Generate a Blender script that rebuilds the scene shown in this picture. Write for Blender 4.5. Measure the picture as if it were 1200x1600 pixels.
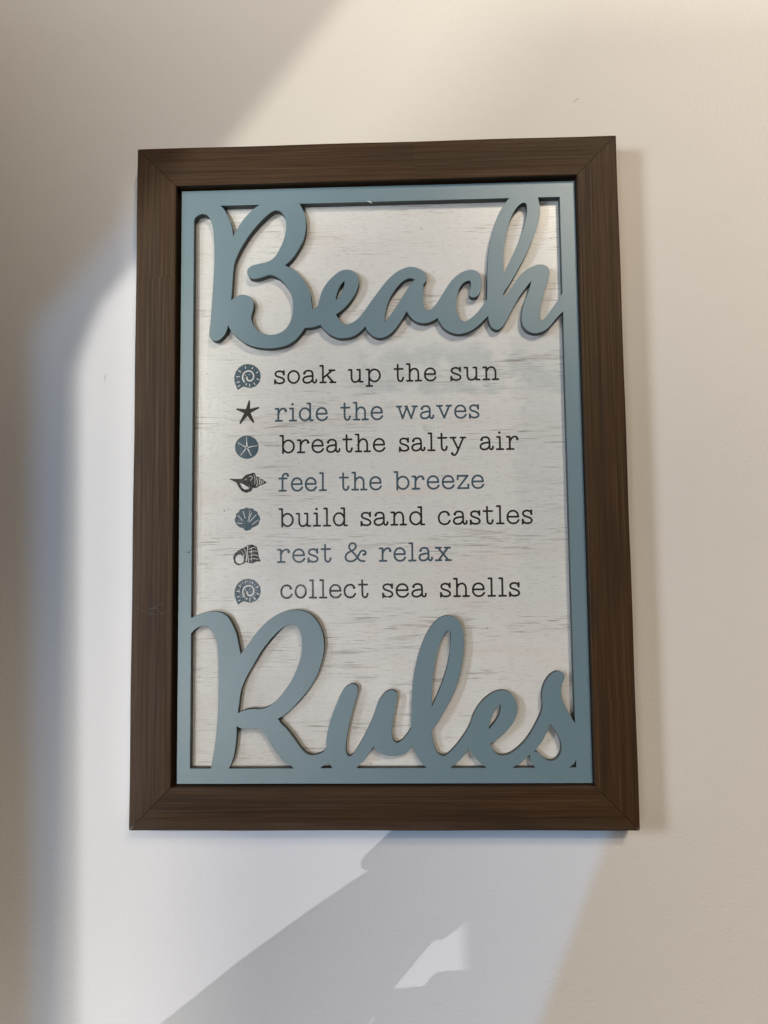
import bpy, math, random
import numpy as np
from mathutils import Vector, Matrix
random.seed(7)
scene = bpy.context.scene
for o in list(bpy.data.objects): bpy.data.objects.remove(o)

# ------------------------------------------------------------------ camera
# world: sign centre at the origin, front of its frame on y = 0, wall behind it, z up (metres)
WALL_Y = 0.030
cd = bpy.data.cameras.new('camera'); cam = bpy.data.objects.new('camera', cd)
scene.collection.objects.link(cam)
cd.sensor_fit = 'HORIZONTAL'; cd.sensor_width = 36.0; cd.lens = 36.0
cd.clip_start = 0.02; cd.clip_end = 100
CM = Matrix(((0.9993843685367678, 0.013562348269535196, 0.03235655472669473),
             (0.033269061726695734, -0.07356000250440319, -0.996735720019794),
             (-0.011137928720864766, 0.9971985703664882, -0.07396592325416416)))
cam.matrix_world = Matrix.Translation((0.03078404, -0.77056391, -0.09481497)) @ CM.to_4x4()
scene.camera = cam

# ------------------------------------------------------------------ light
scene.view_settings.view_transform = 'Standard'
scene.view_settings.look = 'None'
scene.view_settings.exposure = 0.0
scene.view_settings.gamma = 1.0
w = bpy.data.worlds.new('World'); scene.world = w; w.use_nodes = True
bg = w.node_tree.nodes['Background']
bg.inputs[0].default_value = (1.0, 0.66, 0.42, 1); bg.inputs[1].default_value = 0.012

def aim(o, target):
    o.rotation_euler = (Vector(target) - o.location).to_track_quat('-Z', 'Y').to_euler()
def area(name, loc, target, sx, sy, power, col):
    l = bpy.data.lights.new(name, 'AREA'); l.shape = 'RECTANGLE'; l.size = sx; l.size_y = sy
    l.energy = power; l.color = col
    o = bpy.data.objects.new(name, l); scene.collection.objects.link(o); o.location = loc; aim(o, target); return o
def point(name, loc, r, power, col):
    l = bpy.data.lights.new(name, 'POINT'); l.shadow_soft_size = r; l.energy = power; l.color = col
    o = bpy.data.objects.new(name, l); scene.collection.objects.link(o); o.location = loc; return o

A = Vector((-1.9, -4.0, -1.3)); B = Vector((0.6, -4.0, -1.2)); D = Vector((-2.2, -4.2, 1.2))
R = Vector((-2.3, -1.7, 0.35)); Q = Vector((1.1, -3.6, 2.2)); S = Vector((-1.25, -4.0, -0.85))
point('sun_glint', A, 0.002, 240, (0.858, 0.879, 1.000))
point('sky_glint', B, 0.009, 160, (0.212, 0.512, 1.000))
point('sun_beam', D, 0.013, 345, (1.000, 0.991, 0.864))
area('side_window', R, (0, 0, .1), 1.0, 0.8, 82, (0.805, 0.890, 1.000))
area('room_light', Q, (0, 0, 0), 0.9, 0.9, 200, (1.000, 0.860, 0.680))
point('sign_fill', S, 0.015, 160, (0.938, 0.969, 1.000))  # added fill lamp, masked by cards below so it brightens the sign
area('low_window', (-0.95, -2.5, -0.55), (-.1, 0, -.1), 0.42, 0.46, 5.5, (0.98, 0.98, 0.96))

# ------------------------------------------------------------------ helpers
def setp(o, label=None, cat=None, group=None, kind=None):
    for k, v in (('label', label), ('category', cat), ('group', group), ('kind', kind)):
        if v: o[k] = v
    return o
def link(name, me, mat=None, parent=None):
    o = bpy.data.objects.new(name, me); scene.collection.objects.link(o)
    if mat: me.materials.append(mat)
    if parent: o.parent = parent
    return o
def mesh(name, v, f):
    me = bpy.data.meshes.new(name); me.from_pydata(v, [], f); me.update(); return me
def box(name, x0, x1, y0, y1, z0, z1):
    v = [(x, y, z) for x in (x0, x1) for y in (y0, y1) for z in (z0, z1)]
    return mesh(name, v, [(0,1,3,2),(4,6,7,5),(0,4,5,1),(2,3,7,6),(0,2,6,4),(1,5,7,3)])
def spline(pts, step):
    """closed outline through control points (x, z, corner); corners stay sharp, the rest is Catmull-Rom"""
    n = len(pts); out = []
    for i in range(n):
        p0, p1, p2, p3 = pts[i-1], pts[i], pts[(i+1) % n], pts[(i+2) % n]
        a, b = Vector(p1[:2]), Vector(p2[:2])
        d = (b-a).length
        m1 = (b-a) if p1[2] else (b-Vector(p0[:2])) * d / max(1e-6, (b-a).length + (a-Vector(p0[:2])).length)
        m2 = (b-a) if p2[2] else (Vector(p3[:2])-a) * d / max(1e-6, (b-a).length + (Vector(p3[:2])-b).length)
        if p1[2] and not p2[2]: m1 = 2*(b-a) - m2 if False else (b-a)*1.5 - m2*0.5
        if p2[2] and not p1[2]: m2 = (b-a)*1.5 - m1*0.5
        k = 1 if (p1[2] and p2[2]) else max(2, int(d/step))
        for j in range(k):
            t = j/k; t2 = t*t; t3 = t2*t
            out.append(a*(2*t3-3*t2+1) + m1*(t3-2*t2+t) + b*(-2*t3+3*t2) + m2*(t3-t2))
    return out

# ---- materials
class NT:
    def __init__(s, name):
        s.m = bpy.data.materials.new(name); s.m.use_nodes = True; s.t = s.m.node_tree
        s.b = s.t.nodes['Principled BSDF']
    def n(s, t, ins=None, **kw):
        x = s.t.nodes.new(t)
        for k, v in kw.items(): setattr(x, k, v)
        for k, v in (ins or {}).items():
            if isinstance(v, bpy.types.NodeSocket): s.t.links.new(v, x.inputs[k])
            else: x.inputs[k].default_value = v
        return x
    def co(s, scale=(1,1,1), loc=(0,0,0), rot=(0,0,0), src=None):
        c = src or s.n('ShaderNodeTexCoord').outputs['Object']
        return s.n('ShaderNodeMapping', {'Vector': c, 'Scale': scale, 'Location': loc, 'Rotation': rot}).outputs[0]
    def noise(s, vec, scale=1.0, detail=3.0, rough=.55, dist=0.0):
        return s.n('ShaderNodeTexNoise', {'Vector': vec, 'Scale': scale, 'Detail': detail, 'Roughness': rough, 'Distortion': dist}).outputs[0]
    def ramp(s, v, a, b, lo=0.0, hi=1.0):
        return s.n('ShaderNodeMapRange', {'Value': v, 'From Min': a, 'From Max': b, 'To Min': lo, 'To Max': hi}, interpolation_type='SMOOTHSTEP').outputs[0]
    def mul(s, a, b, op='MULTIPLY'):
        x = s.n('ShaderNodeMath', operation=op)
        for i, v in enumerate((a, b)):
            if isinstance(v, bpy.types.NodeSocket): s.t.links.new(v, x.inputs[i])
            else: x.inputs[i].default_value = v
        return x.outputs[0]
    def mix(s, f, a, b):
        x = s.n('ShaderNodeMix', data_type='RGBA')
        for i, v in ((0, f), (6, a), (7, b)):
            if isinstance(v, bpy.types.NodeSocket): s.t.links.new(v, x.inputs[i])
            else: x.inputs[i].default_value = v if i == 0 else (*v, 1)
        return x.outputs[2]
    def bump(s, h, strength, dist, normal=None):
        d = {'Height': h, 'Strength': strength, 'Distance': dist}
        if normal: d['Normal'] = normal
        return s.n('ShaderNodeBump', d).outputs[0]
    def film(s, normal, rough):
        s.b.inputs['Coat Weight'].default_value = 1.0; s.b.inputs['Coat IOR'].default_value = 1.5
        s.b.inputs['Coat Roughness'].default_value = rough
        s.t.links.new(normal, s.b.inputs['Coat Normal'])
    def out(s, col=None, rough=None, normal=None, spec=None):
        for k, v in (('Base Color', col), ('Roughness', rough), ('Normal', normal), ('Specular IOR Level', spec)):
            if v is None: continue
            if isinstance(v, bpy.types.NodeSocket): s.t.links.new(v, s.b.inputs[k])
            else: s.b.inputs[k].default_value = (*v, 1) if isinstance(v, tuple) else v
        return s.m

def m_wall():
    k = NT('wall_paint'); c = k.co()
    n = k.noise(c, 3.0, 4)
    col = k.mix(n, (0.705, 0.662, 0.618), (0.745, 0.702, 0.660))
    h = k.mul(k.noise(c, 330, 3), k.mul(k.noise(c, 1100, 2), .6), 'ADD')
    h = k.mul(h, k.mul(k.noise(c, 30, 2), 1.2), 'ADD')
    return k.out(col, 0.62, k.bump(h, .6, .0009), .3)
def m_blue():
    k = NT('blue_paint'); c = k.co()
    col = k.mix(k.noise(c, 14, 4), (0.142, 0.222, 0.264), (0.166, 0.250, 0.296))
    sp = k.ramp(k.noise(c, 420, 1), .74, .78)
    col = k.mix(k.mul(sp, .35), col, (0.22, 0.35, 0.42))
    h = k.mul(k.noise(c, 900, 2), k.noise(c, 120, 2), 'ADD')
    return k.out(col, 0.38, k.bump(h, .25, .0003), .5)
def m_wood():
    k = NT('stained_wood')
    tone = k.n('ShaderNodeAttribute', attribute_name='tone').outputs['Fac']
    base = k.n('ShaderNodeTexCoord').outputs['Object']
    rnd = k.n('ShaderNodeObjectInfo').outputs['Random']
    off = k.n('ShaderNodeCombineXYZ', {'X': k.mul(tone, .08), 'Y': k.mul(rnd, 3.1), 'Z': k.mul(tone, .012)}).outputs[0]
    c = k.n('ShaderNodeVectorMath', {0: base, 1: off}, operation='ADD').outputs[0]
    g1 = k.noise(k.co((4, 110, 300), src=c), 1, 6, .68, .5)
    g2 = k.noise(k.co((7, 300, 820), src=c), 1, 3, .65)
    g3 = k.noise(k.co((14, 200, 1500), src=c), 1, 2, .6)
    big = k.noise(k.co((5, 10, 30), src=c), 1, 3, .5, .8)
    col = k.mix(k.ramp(g1, .22, .78), (0.022, 0.0100, 0.0042), (0.080, 0.041, 0.0172))
    col = k.mix(k.mul(k.ramp(g2, .50, .70), .60), col, (0.098, 0.060, 0.032))
    col = k.mix(k.mul(k.ramp(g3, .56, .70), .40), col, (0.012, 0.006, 0.003))
    col = k.mix(k.mul(k.ramp(big, .52, .74), .55), col, (0.020, 0.011, 0.006))
    col = k.mix(k.mul(tone, .28), col, (0.060, 0.032, 0.013))
    h = k.mul(g2, g1, 'ADD')
    return k.out(col, k.ramp(g2, .3, .7, .58, .44), k.bump(h, .5, .0008), .18)
def varnish_bump(k):
    """the crinkled clear film over the print: fine pebbling, long upright wrinkles, stronger low on the left"""
    c = k.co()
    sep = k.n('ShaderNodeSeparateXYZ', {0: c})
    warp = k.n('ShaderNodeTexNoise', {'Vector': c, 'Scale': 55.0, 'Detail': 3.0}).outputs['Color']
    wv = k.n('ShaderNodeVectorMath', {0: c, 1: k.n('ShaderNodeVectorMath', {0: warp, 1: (.011, .011, .011)}, operation='MULTIPLY').outputs[0]}, operation='ADD').outputs[0]
    peb = k.noise(k.co((300, 300, 180), src=wv), 1, 2.5, .65)
    v = k.n('ShaderNodeTexVoronoi', {'Vector': k.co((250, 250, 60), src=wv), 'Scale': 1.0}, feature='DISTANCE_TO_EDGE').outputs['Distance']
    crack = k.ramp(v, 0.0, .13, 1, 0)
    keep = k.ramp(k.noise(c, 34, 3), .42, .66)
    low = k.ramp(k.mul(k.mul(sep.outputs[0], .9), sep.outputs[2], 'ADD'), -.44, .0, 1.9, .05)
    h = k.mul(k.mul(k.mul(crack, keep), .55), k.mul(peb, .9), 'ADD')
    h = k.mul(h, low)
    return k.bump(h, 1.0, .0010)
def m_board():
    k = NT('whitewashed_board'); c = k.co()
    tex = k.n('ShaderNodeSeparateXYZ', {0: k.n('ShaderNodeTexCoord').outputs['Object']})
    X, Zc = tex.outputs[0], tex.outputs[2]
    col = k.mix(k.noise(k.co((5, 1, 26)), 1, 4), (0.66, 0.65, 0.63), (0.76, 0.76, 0.75))
    # pinkish brushed tints of the print; pale blue patch below Beach, band at right
    col = k.mix(k.mul(k.ramp(k.noise(k.co((7, 1, 30), loc=(3, 0, 1)), 1, 3), .52, .74), .45), col, (0.70, 0.62, 0.57))
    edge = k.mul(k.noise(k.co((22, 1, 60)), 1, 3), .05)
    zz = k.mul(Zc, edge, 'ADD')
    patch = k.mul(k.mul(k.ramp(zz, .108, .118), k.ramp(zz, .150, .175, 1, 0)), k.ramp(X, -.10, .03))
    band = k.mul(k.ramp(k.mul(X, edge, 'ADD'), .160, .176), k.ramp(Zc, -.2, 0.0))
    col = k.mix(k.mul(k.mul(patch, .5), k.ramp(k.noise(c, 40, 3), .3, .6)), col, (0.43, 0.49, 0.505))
    col = k.mix(k.mul(band, .26), col, (0.44, 0.505, 0.53))
    big = k.ramp(k.noise(k.co((4, 1, 24), loc=(1.7, 0, 4.2)), 1, 3), .44, .64)
    s1 = k.ramp(k.noise(k.co((24, 1, 760)), 1, 5, .68, .3), .55, .64)
    s2 = k.ramp(k.noise(k.co((110, 1, 1000), loc=(9, 0, 2)), 1, 4, .7), .52, .68)
    s3 = k.ramp(k.noise(k.co((14, 1, 150), loc=(2, 0, 7)), 1, 5, .7, .5), .54, .72)
    col = k.mix(k.mul(s3, k.mul(big, .8)), col, (0.36, 0.33, 0.30))
    col = k.mix(k.mul(s2, .46), col, (0.36, 0.34, 0.315))
    col = k.mix(k.mul(s1, k.ramp(big, 0, 1, .12, .85)), col, (0.24, 0.215, 0.195))
    fl = k.ramp(k.noise(k.co((160, 1, 230), loc=(5, 0, 5)), 1, 2), .735, .76)
    col = k.mix(k.mul(fl, .8), col, (0.10, 0.09, 0.085))
    k.film(varnish_bump(k), .25)
    return k.out(col, .55, None, .1)
def m_ink(name, rgb):
    k = NT(name); c = k.co()
    n = k.ramp(k.noise(c, 520, 3, .7), .35, .75)
    col = k.mix(k.mul(n, .4), rgb, tuple(min(1, x*1.6+.008) for x in rgb))
    k.film(varnish_bump(k), .25)
    return k.out(col, .55, None, .1)
def m_plain(name, rgb, rough=.6):
    k = NT(name); return k.out(k.mix(k.noise(k.co(), 60, 3), tuple(x*.85 for x in rgb), rgb), rough)

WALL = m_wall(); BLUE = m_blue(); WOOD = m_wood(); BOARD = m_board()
INK = {'charcoal': m_ink('charcoal_ink', (0.017, 0.013, 0.013)), 'slate': m_ink('slate_ink', (0.050, 0.088, 0.118))}
EDGE = m_plain('sawn_edge', (0.080, 0.092, 0.090), .7)
DARK = m_plain('dark_backing', (0.012, 0.010, 0.009)); CARD = m_plain('grey_card', (0.10, 0.10, 0.10), .9)

# ------------------------------------------------------------------ wall
bw = link('wall', box('wall', -3, 3, WALL_Y, WALL_Y+.1, -2, 2.5), WALL)
setp(bw, kind='structure')

# ------------------------------------------------------------------ cards added behind the camera to mask the lamps into patches on the wall
def shade(name, lamp, y, polys, label):
    """a thin dark card with the given wall-plane outlines, carried back towards the lamp to depth y"""
    k = (y - lamp.y) / (WALL_Y - lamp.y)
    v = []; f = []
    for poly in polys:
        q = [lamp + (Vector((x, WALL_Y, z)) - lamp) * k for x, z in poly]
        n = len(q); b = len(v)
        v += [(p.x, y, p.z) for p in q] + [(p.x, y-.004, p.z) for p in q]
        f += [tuple(range(b, b+n)), tuple(range(b+2*n-1, b+n-1, -1))]
        f += [(b+i, b+n+i, b+n+(i+1) % n, b+(i+1) % n) for i in range(n)]
    o = link(name, mesh(name, v, f), CARD)
    setp(o, label, 'blind')
    return o
shade('glint_mask', A, -3.2, [[(-0.3124,-0.7315),(-0.3287,0.1209),(-0.3229,0.1453),(-0.3041,0.1907),(-0.2350,0.2673),(-.21,.9),(-1.0,.9),(-1.0,-.75)],
                                [(-.232,-.338),(-.232,.9),(.9,.9),(.9,-.338)], [(.080,-.335),(.9,-.335),(.9,-.9),(.080,-.9)]], 'grey card added behind the camera to cut out the bright patch on the wall')
# the forearms of whoever holds the camera: their outline falls on the wall below the sign
shade('forearm_board', A, -1.2, [[(-0.2264,-0.5488),(-0.2587,-0.5737),(-0.0363,-0.5717),(0.0059,-0.5147),(0.0273,-0.4900),(0.0488,-0.4658),(0.0539,-0.4664),(0.0590,-0.4658),(0.0740,-0.4540),(0.0902,-0.4409),(0.1293,-0.4110),(0.1499,-0.3534),(0.0130,-0.3534),(0.0011,-0.3666),(-0.0087,-0.3748),(-0.0186,-0.3837),(-0.0225,-0.3899),(-0.0226,-0.3950),(-0.0200,-0.3981),(-0.0148,-0.3987),(-0.0383,-0.4132),(-0.0773,-0.4389),(-0.1488,-0.4890),(-0.1941,-0.5240)],
  [(0.0059,-0.5147),(0.0391,-0.5114),(0.0417,-0.5077),(0.0463,-0.5021),(0.0521,-0.4978),(0.0636,-0.4965),(0.1018,-0.4963),(0.1272,-0.5005),(0.1254,-0.5764),(-0.0344,-0.5778)]], 'dark forearm-shaped board behind the camera, shading the wall below the sign')
shade('sky_mask', B, -2.7, [[(-0.3517,-0.7321),(-0.3723,0.1640),(-0.3656,0.1780),(-0.2600,0.3003),(-.222,.36),(-.2,1.1),(-1.0,1.1),(-1.0,-.75)]], 'grey card added low behind the camera, edging the dim strip at far left')
shade('sky_mask', B, -2.0, [[(-.225,-.340),(-.225,1.1),(1.3,1.1),(1.3,-.8),(0.1177,-0.6364),(0.1646,-0.5204),(0.2318,-0.3547),(.2360,-.340)]], 'grey card added low behind the camera, edged by the slanting shadow line at lower right')
shade('beam_mask', D, -2.2, [[(.02,.61),(-.0383,.5311),(-.1585,.377),(-.304,.19),(-.33,.12),(-.33,-.75),(-1.0,-.75),(-1.0,.61)]], 'grey card added high behind the camera, edged by the slanting beam above the sign')
shade('beam_mask', D, -3.5, [[(.17,.53),(.06,.37),(-.10,.22),(-.16,.0),(-.18,-.2),(-.20,-.75),(.9,-.75),(.9,.53)]], 'grey card added high behind the camera, softening the right of the beam')
shade('room_mask', R, -0.85, [[(.05,.9),(.50,-.9),(-2.2,-.9),(-2.2,.9)]], 'grey card added left of the camera, dimming the left of the wall')
shade('room_mask', Q, -2.3, [[(-.14,.9),(.86,-.9),(-2.6,-.9),(-2.6,.9)]], 'grey card added above and behind the camera, dimming the left of the wall')
shade('fill_mask', S, -2.6, [[(-.55,.8),(-.55,-.8),(-.265,-.8),(-.265,.8)],[(-.265,-.8),(.8,-.8),(.8,-.335),(-.265,-.335)],[(-.265,.335),(.8,.335),(.8,.8),(-.265,.8)]], 'added grey card with a tall gap, keeping the fill lamp on the sign')
shade('fill_mask', S, -3.75, [[(.14,.9),(.14,-.9),(2,-.9),(2,.9)]], 'small grey card added just in front of the fill lamp for the sign')


# ------------------------------------------------------------------ the sign
sign = bpy.data.objects.new('beach_sign', None); scene.collection.objects.link(sign)
sign.empty_display_size = .1
setp(sign, 'framed wall sign reading Beach Rules in blue cut-out script, hung on a pale wall', 'wall sign')
HW, HH, RW = 0.2504, 0.3502, 0.0420
RD = WALL_Y - 0.0004
def rail(half, loc, rot, joint=None, tones=(0, 0)):
    """mitred moulding lying along local x, outer edge at v = 0, inner edge at v = RW"""
    prof = [(0, RD), (0, .0022), (.0003, .0011), (.0010, .0003), (.0020, 0), (RW*.33, -.00004), (RW*.66, .00004), (RW-.0011, 0), (RW-.0003, .0004), (RW, .0012), (RW, .0205), (RW*.6, RD)]
    v = []; f = []; tone = []
    g = .00028
    cuts = [-1, joint, 1] if joint is not None else [-1, 1]
    for s in range(len(cuts)-1):
        ends = []
        nst = 24
        for q in range(nst+1):
            t = q/nst
            row = []
            for (a, y) in prof:
                lo = -half + a + g if s == 0 else cuts[s]*half + .00009 + .0005*math.sin(a*330)
                hi = half - a - g if s == len(cuts)-2 else cuts[s+1]*half - .00009 + .0005*math.sin(a*330)
                u = lo + (hi-lo)*t
                wob = .00018*math.sin(u*37+a*3) if a < .002 else 0
                row.append((u, y, -a - wob))
            ends.append(row)
        b = len(v); n = len(prof)
        for row in ends: v += row
        for q in range(nst):
            for i in range(n):
                j = (i+1) % n
                f.append((b+q*n+i, b+(q+1)*n+i, b+(q+1)*n+j, b+q*n+j)); tone.append(tones[s])
        f.append(tuple(b+i for i in range(n))); tone.append(tones[s])
        f.append(tuple(b+nst*n+i for i in reversed(range(n)))); tone.append(tones[s])
    me = mesh('frame_rail', v, f)
    at = me.attributes.new('tone', 'FLOAT', 'FACE')
    at.data.foreach_set('value', tone)
    o = link('frame_rail', me, WOOD, sign); o.location = loc; o.rotation_euler = (0, rot, 0)
    return o
P2 = math.pi/2
rail(HW, (0, 0, HH), 0, .165, (.15, .75))
rail(HW, (0, 0, -HH), math.pi, None, (.35,))
rail(HH, (-HW, 0, 0), -P2, .60, (.42, .55))
rail(HH, (HW, 0, 0), P2, .64, (.52, .44))

# backing and printed board
link('back_panel', box('back_panel', -.2095, .2095, .0214, .0244, -.3085, .3085), DARK, sign)
PX0, PX1, PZ0, PZ1 = -.2047, .2077, -.3068, .3061
BY = .0170
board = link('printed_board', box('printed_board', PX0+.001, PX1-.001, BY, BY+.0042, PZ0+.001, PZ1-.001), BOARD, sign)

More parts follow.
